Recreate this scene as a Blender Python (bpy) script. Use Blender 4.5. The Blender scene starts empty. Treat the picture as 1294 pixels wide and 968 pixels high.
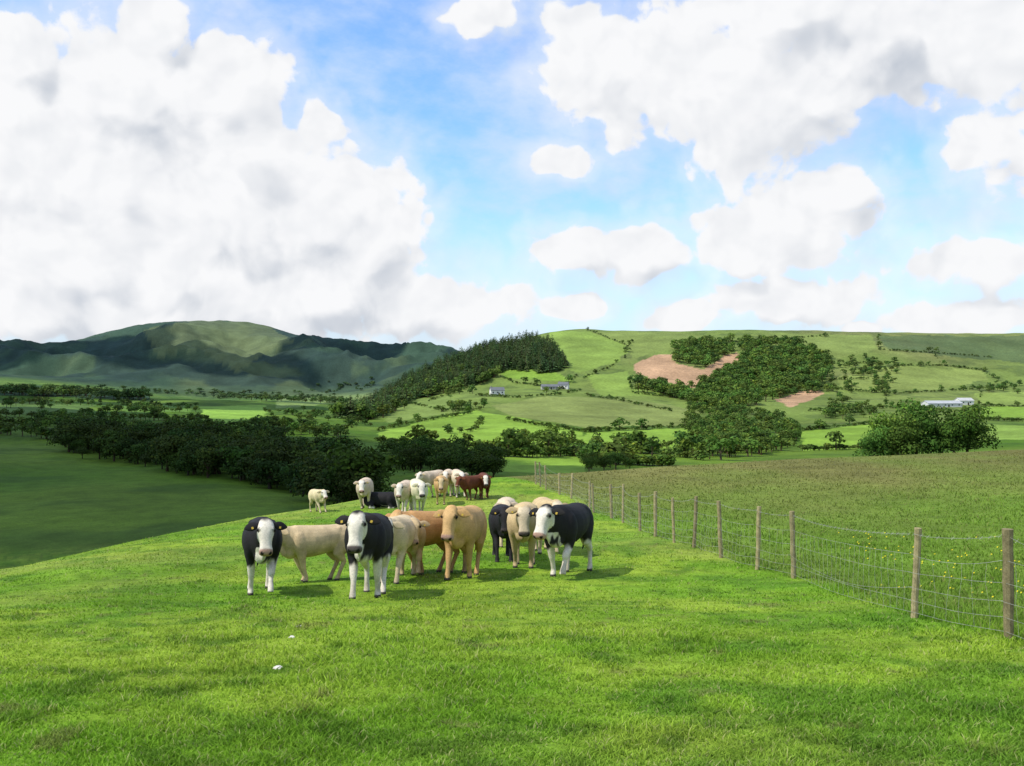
import bpy, math, numpy as np, random, bmesh
from mathutils import Vector, Matrix
rng=np.random.default_rng(7); random.seed(7)
F=1258.0; CX=647.0; CY=484.0; ZO=1.7
sc=bpy.context.scene
# ---------------------------------------------------------------- noise
def _h(ix,iy,seed):
    n=(ix.astype(np.int64)*374761393+iy.astype(np.int64)*668265263+seed*1442695041)&0xffffffff
    n=((n^(n>>13))*1274126177)&0xffffffff
    n=(n^(n>>16))&0xffffffff
    return n/4294967295.0
def vnoise(x,y,seed=0):
    x=np.asarray(x,float);y=np.asarray(y,float)
    ix=np.floor(x);iy=np.floor(y);fx=x-ix;fy=y-iy
    fx=fx*fx*(3-2*fx);fy=fy*fy*(3-2*fy)
    a=_h(ix,iy,seed);b=_h(ix+1,iy,seed);c=_h(ix,iy+1,seed);d=_h(ix+1,iy+1,seed)
    return (a*(1-fx)+b*fx)*(1-fy)+(c*(1-fx)+d*fx)*fy
def fbm(x,y,scale,octv=4,seed=0):
    s=0;a=1;t=0;x=np.asarray(x,float)/scale;y=np.asarray(y,float)/scale
    for i in range(octv):
        s=s+a*vnoise(x+i*17.3,y-i*9.1,seed+i);t+=a;a*=.5;x=x*2.03;y=y*2.03
    return s/t
def sstep(a,b,x):
    t=np.clip((x-a)/(b-a),0,1);return t*t*(3-2*t)
# ---------------------------------------------------------------- terrain profiles fitted to image pixels: depth and pixel row per image column
near=[(1,None,-1.70),(2,None,-1.80),(4,None,-2.04),(6,None,-2.29),(8.2,None,-2.52),(10.8,None,-2.80),(14,None,-3.2)]
LF=[(95,712),(130,655),(180,605),(250,566),(400,531),(700,507),(1000,497),(1500,489),(2200,478)]
cols={
 -400:[(17,790),(22,775),(30,790),(60,770)]+LF+[(2800,455),(3300,440),(3600,438),(4500,460),(9000,470)],
 0:[(17,762),(22,737),(27,718),(33,722),(60,758)]+LF+[(2800,458),(3300,442),(3600,443),(4500,452),(9000,470)],
 75:[(17,759),(25,714),(30,704),(37,706),(62,745),(95,709),(130,652),(180,605),(250,566),(400,532),(700,509),(1000,500),(1500,493),(2200,484),(2800,460),(3300,441),(3600,441),(4500,452),(9000,470)],
 150:[(17,756),(25,711),(33,688),(40,690),(65,735),(95,705),(130,650),(180,605),(250,568),(400,535),(700,513),(1000,505),(1500,500),(2200,492),(2800,455),(3300,421),(3600,421),(4500,450),(9000,470)],
 205:[(17,755),(25,709),(35,676),(42,678),(67,725),(95,698),(130,648),(180,605),(250,568),(400,535),(700,515),(1000,507),(1500,504),(2200,500),(2800,450),(3300,412),(3600,412),(4500,445),(9000,470)],
 260:[(17,755),(25,708),(33,676),(38,666),(46,666),(70,715),(95,690),(130,645),(180,605),(250,568),(400,535),(700,515),(1000,508),(1500,507),(2200,505),(2800,450),(3300,408),(3600,409),(4500,440),(9000,470)],
 325:[(17,755),(25,707),(34,671),(40,658),(44,654),(52,656),(72,700),(98,682),(130,643),(180,608),(250,575),(400,538),(700,518),(1000,510),(1500,508),(2200,505),(2800,450),(3300,410),(3600,411),(4500,440),(9000,470)],
 375:[(17,755),(25,706),(35,668),(42,655),(47,647),(54,649),(74,694),(99,677),(130,645),(180,612),(250,578),(400,541),(700,520),(1000,511),(1500,508),(2200,504),(2800,458),(3300,428),(3600,428),(4500,438),(9000,460)],
 420:[(17,755),(25,706),(35,666),(42,652),(50,638),(57,640),(76,684),(102,668),(135,642),(180,614),(250,580),(400,543),(700,523),(1000,514),(1500,510),(2200,503),(2800,462),(3300,433),(3600,432),(4500,438),(9000,455)],
 460:[(17,755),(25,706),(35,665),(45,640),(54,629),(62,632),(80,668),(110,652),(150,630),(200,602),(300,565),(450,543),(650,528),(850,520),(1000,515),(1150,513),(1400,515),(2200,500),(2800,465),(3300,437),(3600,436),(4500,440),(9000,450)],
 500:[(17,755),(25,706),(35,664),(45,640),(58,622),(66,625),(84,658),(112,645),(150,622),(200,599),(300,566),(450,545),(650,525),(850,512),(1000,502),(1150,493),(1300,490),(1600,500),(2200,497),(2800,465),(3300,442),(3600,442),(6000,440),(9000,450)],
 560:[(17,755),(25,706),(35,664),(45,640),(56,616),(64,609),(73,612),(90,640),(115,634),(150,613),(200,594),(300,566),(450,545),(650,523),(850,500),(1000,478),(1150,462),(1300,456),(1600,470),(2200,480),(2800,460),(3300,441),(3600,442),(6000,435),(9000,445)],
 620:[(17,755),(25,706),(35,664),(45,640),(56,613),(68,604),(78,607),(95,630),(120,626),(150,610),(200,594),(300,568),(450,548),(650,520),(850,490),(1000,465),(1150,446),(1300,439),(1600,450),(2500,470),(9000,470)],
 700:[(17,755),(25,706),(35,664),(45,640),(56,613),(70,600),(82,602),(100,622),(150,610),(200,595),(300,572),(450,548),(650,520),(850,492),(1000,462),(1150,430),(1300,416),(1600,435),(2500,460),(9000,470)],
 850:[(17,755),(25,705),(35,663),(45,638),(56,611),(75,590),(88,592),(110,612),(180,606),(250,588),(400,563),(550,545),(700,525),(850,505),(1000,472),(1150,438),(1300,420),(1600,435),(2500,460),(9000,470)],
 1000:[(17,755),(25,704),(35,662),(45,636),(56,608),(80,581),(95,584),(120,602),(200,595),(300,578),(450,560),(600,542),(750,522),(900,500),(1050,462),(1200,432),(1320,418),(1600,432),(2500,460),(9000,470)],
 1150:[(17,754),(25,703),(35,660),(45,632),(56,605),(85,575),(100,578),(130,594),(200,590),(300,575),(450,557),(600,538),(750,522),(900,500),(1050,470),(1200,440),(1350,421),(1600,432),(2500,460),(9000,470)],
 1294:[(17,754),(25,702),(35,658),(45,629),(56,603),(90,568),(105,571),(140,588),(200,582),(300,568),(450,548),(600,535),(750,520),(900,504),(1050,480),(1200,452),(1400,422),(1700,432),(2500,460),(9000,470)],
 1750:[(17,752),(25,700),(35,656),(45,627),(56,600),(90,566),(105,569),(140,588),(200,582),(300,568),(450,548),(600,535),(750,520),(900,504),(1050,480),(1200,452),(1400,425),(1700,432),(2500,460),(9000,470)],
}
def pchip(xk,yk,x):
    xk=np.array(xk,float);yk=np.array(yk,float);h=np.diff(xk);dl=np.diff(yk)/h
    m=np.zeros(len(xk));m[0]=dl[0];m[-1]=dl[-1]
    for i in range(1,len(xk)-1):
        if dl[i-1]*dl[i]>0:
            w1=2*h[i]+h[i-1];w2=h[i]+2*h[i-1];m[i]=(w1+w2)/(w1/dl[i-1]+w2/dl[i])
    i=np.clip(np.searchsorted(xk,x)-1,0,len(xk)-2);t=(x-xk[i])/h[i]
    return (1+2*t)*(1-t)**2*yk[i]+t*(1-t)**2*h[i]*m[i]+t*t*(3-2*t)*yk[i+1]+t*t*(t-1)*h[i]*m[i+1]
S=np.concatenate([np.linspace(0,math.log(100),260,endpoint=False),np.linspace(math.log(100),math.log(1500),480,endpoint=False),np.linspace(math.log(1500),math.log(9000),260)])
D=np.exp(S)
kpx=sorted(cols);prof=[]
for k in kpx:
    L=[(d,z) for d,_,z in near]+[(d,-(y-CY)/F*d) for d,y in cols[k]]
    prof.append(pchip([math.log(a) for a,_ in L],[b for _,b in L],S))
prof=np.array(prof)
fine=np.arange(-400,1751,5.0)
PF=np.array([np.interp(fine,kpx,prof[:,j]) for j in range(len(S))]).T
kern=np.exp(-0.5*(np.arange(-10,11)*5/22.0)**2);kern/=kern.sum()
pad=np.pad(PF,((10,10),(0,0)),mode='edge')
PF=sum(kern[i]*pad[i:i+len(fine)] for i in range(21))
side=np.geomspace(30,6800,48)
PX=np.concatenate([(-150-side)[::-1],np.arange(-150,1450,2.5),1450+side])
Z=np.array([np.interp(PX,fine,PF[:,j]) for j in range(len(S))])
TT=(PX-CX)/F
X=TT[None,:]*D[:,None];Y=np.repeat(D[:,None],len(PX),1)
nz=(fbm(X,Y,14,3,3)-.5)*.28*sstep(9,30,Y)*(1-sstep(70,100,Y))
nz+=(fbm(X,Y,1.6,3,5)-.5)*.10*(1-sstep(40,80,Y))
nz+=(fbm(X,Y,45,4,11)-.5)*2.6*sstep(130,260,Y)+(fbm(X,Y,30,4,14)-.5)*1.2*sstep(85,120,Y)
nz+=(fbm(X,Y,150,4,12)-.5)*16*sstep(500,1000,Y)*(1-.5*sstep(1150,1300,Y))
rid=1-np.abs(fbm(X,Y,420,5,21)*2-1)*1.0
far=sstep(2300,2800,Y)*(1-.72*sstep(3000,3300,Y))
nz+=(rid-.75)*190*far+(fbm(X,Y,130,4,22)-.5)*38*far
Z=Z+nz
def _cell(px,d):
    px=np.clip(np.asarray(px,float),PX[0]+1,PX[-1]-1);s=np.log(np.clip(np.asarray(d,float),1.001,8990))
    i=np.clip(np.searchsorted(PX,px)-1,0,len(PX)-2);j=np.clip(np.searchsorted(S,s)-1,0,len(S)-2)
    return i,j,(px-PX[i])/(PX[i+1]-PX[i]),(s-S[j])/(S[j+1]-S[j])
def H(px,d):
    i,j,u,v=_cell(px,d)
    return (Z[j,i]*(1-u)+Z[j,i+1]*u)*(1-v)+(Z[j+1,i]*(1-u)+Z[j+1,i+1]*u)*v+ZO
def Hw(x,y): return H(CX+F*np.asarray(x)/np.asarray(y),y)
YP=CY-Z/Y*F
def inv(px,py,dmin=100.,dmax=2000.):
    i=int(np.clip(np.searchsorted(PX,px)-1,0,len(PX)-2));col=YP[:,i]
    m=(D>=dmin)&(D<=dmax);idx=np.where(m&(col<=py))[0]
    if len(idx)==0:
        idx=np.where(m)[0];return float(D[idx[np.argmin(col[idx])]])
    k=idx[0]
    if k>0 and D[k-1]>=dmin and col[k-1]>py:
        t=(col[k-1]-py)/(col[k-1]-col[k]);return float(D[k-1]+(D[k]-D[k-1])*t)
    return float(D[k])
def inpoly(poly,x,y):
    r=np.zeros(np.shape(x),bool);n=len(poly)
    for i in range(n):
        x1,y1=poly[i];x2,y2=poly[(i+1)%n]
        if y1==y2: continue
        c=((y1>y)!=(y2>y))&(x<(x2-x1)*(y-y1)/(y2-y1)+x1);r^=c
    return r
# ---------------------------------------------------------------- mesh helper
def build(name,V,Fc,col=None,mat=None,smooth=False):
    V=np.asarray(V,np.float32);groups=Fc if isinstance(Fc,list) else [Fc]
    groups=[np.asarray(g,np.int32) for g in groups if len(g)]
    me=bpy.data.meshes.new(name);me.vertices.add(len(V));me.vertices.foreach_set('co',V.ravel())
    nl=sum(g.size for g in groups);nf=sum(len(g) for g in groups)
    me.loops.add(nl);me.loops.foreach_set('vertex_index',np.concatenate([g.ravel() for g in groups]))
    me.polygons.add(nf);st=[];o=0
    for g in groups:
        st.append(o+np.arange(len(g))*g.shape[1]);o+=g.size
    me.polygons.foreach_set('loop_start',np.concatenate(st).astype(np.int32))
    me.polygons.foreach_set('use_smooth',np.full(nf,smooth))
    me.update(calc_edges=True)
    if col is not None:
        a=me.color_attributes.new('Col','FLOAT_COLOR','POINT')
        c=np.ones((len(V),4),np.float32);c[:,:3]=col;a.data.foreach_set('color',c.ravel())
    ob=bpy.data.objects.new(name,me);sc.collection.objects.link(ob)
    if mat: me.materials.append(mat)
    return ob
# ---------------------------------------------------------------- materials
def newmat(name):
    m=bpy.data.materials.new(name);m.use_nodes=True;nt=m.node_tree;nt.nodes.clear()
    return m,nt,nt.nodes,nt.links
def N(nt,t,**k):
    n=nt.nodes.new(t)
    for a,b in k.items():
        if a=='inp':
            for i,v in b.items(): n.inputs[i].default_value=v
        else: setattr(n,a,b)
    return n
def attr_mat(name,scales,amp=.35,trans=0.,rough=.9,bump=0.,bscale=20.,spec=.15):
    m,nt,ns,lk=newmat(name)
    at=N(nt,'ShaderNodeAttribute',attribute_name='Col');tc=N(nt,'ShaderNodeTexCoord')
    val=None
    for s in scales:
        no=N(nt,'ShaderNodeTexNoise',inp={'Scale':s,'Detail':4.,'Roughness':.6});lk.new(tc.outputs['Object'],no.inputs['Vector'])
        mr=N(nt,'ShaderNodeMapRange',inp={1:.3,2:.7,3:1-amp,4:1+amp});lk.new(no.outputs['Fac'],mr.inputs[0])
        if val is None: val=mr.outputs[0]
        else:
            mm=N(nt,'ShaderNodeMath',operation='MULTIPLY');lk.new(val,mm.inputs[0]);lk.new(mr.outputs[0],mm.inputs[1]);val=mm.outputs[0]
    vm=N(nt,'ShaderNodeVectorMath',operation='SCALE');lk.new(at.outputs['Color'],vm.inputs[0]);lk.new(val,vm.inputs['Scale'])
    p=N(nt,'ShaderNodeBsdfPrincipled',inp={'Roughness':rough,'Specular IOR Level':spec});lk.new(vm.outputs[0],p.inputs['Base Color'])
    if bump:
        no=N(nt,'ShaderNodeTexNoise',inp={'Scale':bscale,'Detail':4.});lk.new(tc.outputs['Object'],no.inputs['Vector'])
        b=N(nt,'ShaderNodeBump',inp={'Strength':.7,'Distance':bump});lk.new(no.outputs['Fac'],b.inputs['Height']);lk.new(b.outputs[0],p.inputs['Normal'])
    o=N(nt,'ShaderNodeOutputMaterial');s=p.outputs[0]
    if trans:
        t=N(nt,'ShaderNodeBsdfTranslucent');lk.new(vm.outputs[0],t.inputs['Color'])
        mx=N(nt,'ShaderNodeMixShader',inp={0:trans});lk.new(s,mx.inputs[1]);lk.new(t.outputs[0],mx.inputs[2]);s=mx.outputs[0]
    lk.new(s,o.inputs[0]);return m
M_ter=attr_mat('pasture_ground',[.02,.35,3.,22.],.22,bump=.03,bscale=14.,spec=.05)
M_grass=attr_mat('grass_blades',[1.5],.2,trans=.35,spec=.1,rough=.7)
M_leaf=attr_mat('foliage',[.6],.3,trans=.2,spec=.1,rough=.8)
M_hide=attr_mat('cattle_hide',[6.,40.],.16,rough=.75,bump=.006,bscale=70.,spec=.2)
M_wood=attr_mat('weathered_wood',[8.,60.],.3,rough=.9,bump=.004,bscale=60.)
M_wire=attr_mat('galvanised_wire',[5.],.2,rough=.6,spec=.3)
M_build=attr_mat('farm_building',[.3,2.],.1,rough=.8)
M_stone=attr_mat('pale_stone',[20.],.2)
# ---------------------------------------------------------------- fence line
posts=[(1275,668,808),(1155,667,781),(1003,646,731),(957,630,720),(911,625,705),(877,623,692),(852,629,686),(828,621,678),(809,623,671),(787,611,661),(773,612,655),(750,611,648),(745,608,644),(722,598,630),(707,598,625),(690,588,619),(683,584,615),(677,583,612)]
FP=[]
for px,ty,by in posts:
    d=inv(px,by,8,60);FP.append(((px-CX)/F*d,d,(by-ty)/F*d))
for i in range(1,len(FP)):
    if FP[i][1]<=FP[i-1][1]+.8:
        d=FP[i-1][1]+.9;px=posts[i][0];FP[i]=((px-CX)/F*d,d,FP[i][2])
fy=np.array([p[1] for p in FP]);fx=np.array([p[0] for p in FP])
fy2=np.concatenate([[0,6],fy,[75,90]]);fx2=np.concatenate([[5.0,5.2],fx,[-2.5,-5]])
def fencex(y): return np.interp(y,fy2,fx2)
# ---------------------------------------------------------------- terrain colours
def mix(a,b,t): t=np.asarray(t)[...,None];return a*(1-t)+b*t
A=lambda *c:np.array(c,float)
def nearcol(x,y):
    n1=fbm(x,y,2.6,4,31);n2=fbm(x,y,.45,3,32);n3=fbm(x,y,9,3,33)
    c=mix(np.broadcast_to(A(.155,.300,.020),np.shape(x)+(3,)),A(.26,.375,.036),sstep(.35,.68,n1))
    c=mix(c,A(.09,.185,.016),sstep(.55,.75,n2)*.8)
    c=mix(c,A(.30,.34,.075),sstep(.52,.72,n3)*.4)
    c=mix(c,A(.085,.20,.018),sstep(.56,.66,fbm(x,y,1.3,3,38))*.55)
    c=mix(c,A(.17,.14,.06),sstep(.76,.82,fbm(x,y,.5,3,36))*.45)
    rt=sstep(0.,.6,x-fencex(y))
    n4=fbm(x,y*.5,7,4,37)
    rc=mix(np.broadcast_to(A(.135,.245,.024),np.shape(x)+(3,)),A(.175,.155,.052),np.clip(sstep(22,70,y)*.8+ (n4-.5)*.9,0,.85))
    return mix(c,rc,rt)
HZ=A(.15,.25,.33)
def hazef(y): return 1-np.exp(-np.clip(y-300,0,None)/30000)  # aerial haze, blended into the vertex colours by distance
def tercol(x,y,px,py):
    c=nearcol(x,y)*.85
    n1=fbm(x,y,60,4,41);n2=fbm(x,y,18,3,42);n3=fbm(x,y,260,4,43)
    jx=px+(fbm(x,y,30,3,44)-.5)*8;jy=py+(fbm(x,y,30,3,45)-.5)*5
    val=mix(np.broadcast_to(A(.058,.120,.010),np.shape(x)+(3,)),A(.10,.165,.018),sstep(.3,.7,n1))
    val=mix(val,A(.035,.075,.012),sstep(.5,.68,n2)*.5)
    hill=mix(np.broadcast_to(A(.145,.20,.040),np.shape(x)+(3,)),A(.18,.19,.06),sstep(.4,.7,n3))
    hill=mix(hill,A(.06,.09,.024),sstep(.5,.66,n2)*.5)
    val=mix(val,hill,sstep(500,800,y)*sstep(400,480,px))
    def P(poly,colr,k=1.,dm=100,dM=2300):
        nonlocal val
        m=inpoly(poly,jx,jy)&(y>dm)&(y<dM);val[m]=val[m]*(1-k)+(A(*colr)*(0.80+.40*n2[m])[:,None])*k
    G=(.185,.30,.036);O=(.175,.215,.055)
    P([(430,560),(640,560),(640,600),(430,600)],(.10,.18,.025))
    P([(480,545),(600,518),(660,528),(740,546),(700,572),(600,566),(480,560)],G)
    P([(480,505),(560,498),(600,515),(560,524),(490,535)],(.15,.21,.045))
    P([(620,512),(690,500),(790,503),(885,520),(868,538),(740,540),(650,526)],O)
    P([(745,546),(868,541),(880,566),(800,566),(720,558)],G)
    P([(625,463),(700,468),(722,482),(640,478)],G)
    P([(690,418),(745,418),(800,440),(780,458),(730,472),(712,462),(700,438)],(.18,.26,.046))
    P([(745,418),(850,420),(900,428),(850,440),(800,455),(790,436)],(.17,.22,.05))
    P([(740,475),(795,470),(800,490),(860,500),(760,500)],(.18,.26,.046))
    P([(930,425),(1100,422),(1110,440),(1060,455),(1000,428)],(.17,.22,.05))
    P([(1130,462),(1240,468),(1250,480),(1180,492),(1060,492),(1060,478)],(.19,.24,.055))
    P([(1008,545),(1112,534),(1100,566),(1015,570)],G)
    P([(1120,528),(1294,538),(1400,545),(1294,556),(1110,556)],(.17,.26,.044))
    P([(1232,497),(1400,493),(1400,512),(1240,510)],(.20,.27,.055))
    P([(1238,514),(1400,514),(1400,530),(1240,528)],G)
    P([(1110,424),(1400,424),(1400,470),(1250,455),(1120,440)],(.075,.11,.04),.8)  # far right crest: heather green, with the shade of clouds painted into the colour
    P([(600,572),(740,575),(740,600),(610,595)],G)
    BR=(.40,.25,.14)
    P([(798,461),(828,449),(850,448),(852,459),(888,467),(905,455),(932,445),(936,453),(892,487),(870,491),(835,481),(805,473)],BR)
    P([(978,505),(1030,492),(1042,498),(1000,515)],BR)
    P([(252,512),(338,512),(332,538),(258,538)],(.19,.32,.045))
    P([(150,512),(230,510),(240,520),(160,522)],(.10,.19,.03))
    P([(0,508),(120,512),(100,524),(0,524)],(.08,.14,.03))
    P([(350,498),(425,484),(475,482),(470,500),(400,512),(350,515)],(.18,.25,.07),.8,dM=3000)
    P([(-300,485),(60,488),(190,500),(190,507),(0,500),(-300,500)],(.025,.055,.02),.9)
    mt=mix(np.broadcast_to(A(.028,.055,.020),np.shape(x)+(3,)),A(.065,.09,.028),sstep(.45,.65,fbm(x,y*.6,330,5,51)))
    mt=mix(mt,A(.016,.032,.018),sstep(.48,.58,fbm(x,y,130,5,52))*.8)
    mt=mix(mt,A(.015,.036,.018),sstep(.50,.54,fbm(x,y*.7,480,4,53))*sstep(435,450,py)*.85)
    top=inpoly([(180,416),(250,404),(330,406),(372,432),(330,450),(300,470),(250,440),(200,450)],jx,jy)
    mt[top]=mt[top]*.45+A(.14,.165,.05)*.55
    low=(py>488);mt[low]=mt[low]*.6+A(.06,.10,.035)*.4
    val=mix(val,mt,sstep(2150,2400,y))
    c=mix(c,val,sstep(88,110,y))
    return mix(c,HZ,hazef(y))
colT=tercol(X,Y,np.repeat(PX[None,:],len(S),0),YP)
nr,nc=Z.shape
idx=np.arange(nr*nc).reshape(nr,nc)
Fq=np.stack([idx[:-1,:-1],idx[:-1,1:],idx[1:,1:],idx[1:,:-1]],-1).reshape(-1,4)
V=np.stack([X,Y,Z+ZO],-1).reshape(-1,3);C=colT.reshape(-1,3)
bk=[(0,2.,.1),(-4,5,.6),(-15,14,1.5),(-60,40,2.5)];base=len(V);prev=idx[0];nV=[];nF=[]
for y,w,z in bk:
    vv=np.stack([TT*w,np.full(nc,float(y)),np.full(nc,z)],-1);cur=base+np.arange(nc);base+=nc
    nV.append(vv);nF.append(np.stack([cur[:-1],cur[1:],prev[1:],prev[:-1]],-1));prev=cur
V=np.concatenate([V]+nV);C=np.concatenate([C,np.tile(A(.15,.27,.025),(nc*4,1))])
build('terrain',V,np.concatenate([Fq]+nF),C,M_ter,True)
# ---------------------------------------------------------------- grass
def blades(name,n,pxr,pyr,hfun,side,wk=1.,lean=(.3,1.6)):
    px=rng.uniform(*pxr,n);py=rng.uniform(*pyr,n)
    ii=np.clip(np.searchsorted(PX,px)-1,0,len(PX)-2)
    dk=np.geomspace(4,95,160);jj=np.searchsorted(D,dk)
    d=np.zeros(n);tab=YP[jj][:, :]
    uc,invu=np.unique(ii,return_inverse=True)
    for k,c in enumerate(uc):
        m=np.where(invu==k)[0];col=np.minimum.accumulate(tab[:,c])
        d[m]=np.interp(-py[m],-col,D[jj],left=-1,right=-1)
    ok=(d>4)&(d<92);px=px[ok];d=d[ok];d=d*rng.uniform(.985,1.015,len(d))
    x=(px-CX)/F*d;y=d
    s=x>fencex(y);ok=s if side else ~s
    x=x[ok];y=y[ok];n=len(x);z=Hw(x,y)-.005
    tuft=fbm(x,y,.30,2,61);tuft2=fbm(x,y,1.8,3,62)
    h=hfun(n)*(.35+1.3*tuft*tuft2*2.4)
    w=(.0020+.00042*y)*rng.uniform(.7,1.4,n)*wk
    a=rng.uniform(0,2*np.pi,n);ln=h*rng.uniform(*lean,n);b=rng.uniform(0,2*np.pi,n)
    dx=np.cos(a)*w;dy=np.sin(a)*w;lx=np.cos(b)*ln;ly=np.sin(b)*ln
    P0=np.stack([x-dx,y-dy,z],-1);P1=np.stack([x+dx,y+dy,z],-1)
    P2=np.stack([x+dx*.7+lx*.35,y+dy*.7+ly*.35,z+h*.6],-1);P3=np.stack([x-dx*.7+lx*.35,y-dy*.7+ly*.35,z+h*.6],-1)
    P4=np.stack([x+lx,y+ly,z+h],-1)
    Vv=np.stack([P0,P1,P2,P3,P4],1).reshape(-1,3);b0=np.arange(n)*5
    q=np.stack([b0,b0+1,b0+2,b0+3],-1);t=np.stack([b0+3,b0+2,b0+4],-1)
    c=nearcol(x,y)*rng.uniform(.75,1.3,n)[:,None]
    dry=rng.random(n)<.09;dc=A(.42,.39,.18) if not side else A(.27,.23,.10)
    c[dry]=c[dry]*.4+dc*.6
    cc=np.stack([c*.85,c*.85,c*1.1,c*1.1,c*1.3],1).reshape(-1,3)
    return build(name,Vv,[q,t],np.clip(cc,0,.8),M_grass)
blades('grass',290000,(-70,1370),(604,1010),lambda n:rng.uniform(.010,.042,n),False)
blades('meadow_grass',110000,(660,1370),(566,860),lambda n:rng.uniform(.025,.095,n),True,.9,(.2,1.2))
n=260;px=rng.uniform(1040,1400,n);y=rng.uniform(12,30,n);x=(px-CX)/F*y
k=(x>fencex(y)+.3)&(fbm(x,y,2.5,2,71)>.5);x=x[k];y=y[k];n=len(x);z=Hw(x,y)+rng.uniform(.05,.12,n)
r=.010+.0004*y
ang=np.arange(6)/6*2*np.pi
Vv=np.stack([x[:,None]+r[:,None]*np.cos(ang),y[:,None]+r[:,None]*np.sin(ang)*.9,z[:,None]+r[:,None]*.7*np.sin(ang*1+1)],-1).reshape(-1,3)
build('buttercups',Vv,np.arange(n*6).reshape(n,6),A(.70,.58,.03),M_grass)
# ---------------------------------------------------------------- fence
def tube(path,r,seg=6,cap=True):
    path=np.asarray(path,float);r=np.broadcast_to(r,(len(path),));V=[];Fs=[]
    t=np.gradient(path,axis=0);t/=np.linalg.norm(t,axis=1)[:,None]+1e-9
    ref=np.where(np.abs(t[:,2:3])>.8,A(0,1,0),A(0,0,1));s=np.cross(t,ref);s/=np.linalg.norm(s,axis=1)[:,None]+1e-9;u=np.cross(s,t)
    for a in range(seg):
        an=2*np.pi*a/seg;V.append(path+(s*np.cos(an)+u*np.sin(an))*r[:,None])
    V=np.stack(V,1).reshape(-1,3);m=len(path)
    i=np.arange(m-1)[:,None]*seg;a=np.arange(seg)[None,:];b=(a+1)%seg
    Fs=np.stack([i+a,i+b,i+seg+b,i+seg+a],-1).reshape(-1,4)
    return V,Fs
class Acc:
    def __init__(s): s.V=[];s.F=[];s.C=[];s.n=0
    def add(s,V,Fc,c):
        V=np.asarray(V);s.V.append(V);s.F.append(np.asarray(Fc)+s.n);s.C.append(np.broadcast_to(c,(len(V),3)));s.n+=len(V)
    def make(s,name,mat,smooth=False): return build(name,np.concatenate(s.V),np.concatenate(s.F),np.concatenate(s.C),mat,smooth)
fence=bpy.data.objects.new('fence',None);sc.collection.objects.link(fence)
tops=[]
for i,(x,y,h) in enumerate(FP):
    h=min(max(h,1.05),1.42);z0=float(Hw(x,y));lx,ly=random.uniform(-.07,.07),random.uniform(-.04,.04);r=random.uniform(.044,.062)
    zz=np.linspace(-.3,h,9);pth=[(x+lx*q/h+random.uniform(-.006,.006),y+ly*q/h,z0+q) for q in zz]
    pth+=[(x+lx,y+ly,z0+h+.006)];rr=[r*random.uniform(.90,1.07) for _ in zz]+[.001]
    Vv,Ff=tube(pth,rr,9);ac=Acc();g=random.uniform(.7,1.3)
    ac.add(Vv,Ff,A(.27,.225,.12)*g)
    ob=ac.make('post_%d'%(i+1),M_wood);ob.parent=fence;tops.append((x,y,z0,h,lx,ly))
ac=Acc();wc=A(.36,.36,.33)
ext=[(5.25,8.0,float(Hw(5.25,8.0)),1.2,0,0),]+tops
hs=[.08,.22,.38,.56,.78,1.02]
for a,b in zip(ext[:-1],ext[1:]):
    L=math.hypot(b[0]-a[0],b[1]-a[1]);m=max(4,int(L/.25))
    t=np.linspace(0,1,m+1);gx=a[0]+(b[0]-a[0])*t;gy=a[1]+(b[1]-a[1])*t
    gd=Hw(gx,gy)
    lines=[]
    for k,hh in enumerate(hs):
        f=hh/1.02;za=a[2]+(a[3]-.08)*f;zb=b[2]+(b[3]-.08)*f
        sag=(.05+.03*(k%3))*L/4*4*t*(1-t)*random.uniform(.3,1.8)
        zz=za+(zb-za)*t-sag;zz=np.maximum(zz,gd+.03)
        xx=gx-.05+random.uniform(0,.05)*np.sin(t*9+k)
        pth=np.stack([xx,gy,zz],-1);lines.append(pth)
        Vv,Ff=tube(pth,.0016+.00004*gy.mean(),3);ac.add(Vv,Ff,wc)
        if k==5:
            for q in range(m+1):
                for e in (-1,1):
                    p=pth[q];Vv,Ff=tube([p+A(-.02,0,-.02*e),p+A(.02,.0,.02*e)],.0018,3);ac.add(Vv,Ff,wc*.8)
    mv=max(2,int(L/.30))
    for q in range(1,mv):
        tt=q/mv;p=[A(*[np.interp(tt,t,l[:,c]) for c in range(3)]) for l in lines[:5]]
        Vv,Ff=tube(p,.0010+.00002*gy.mean(),3);ac.add(Vv,Ff,wc)
w=ac.make('wire_netting',M_wire);w.parent=fence
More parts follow.
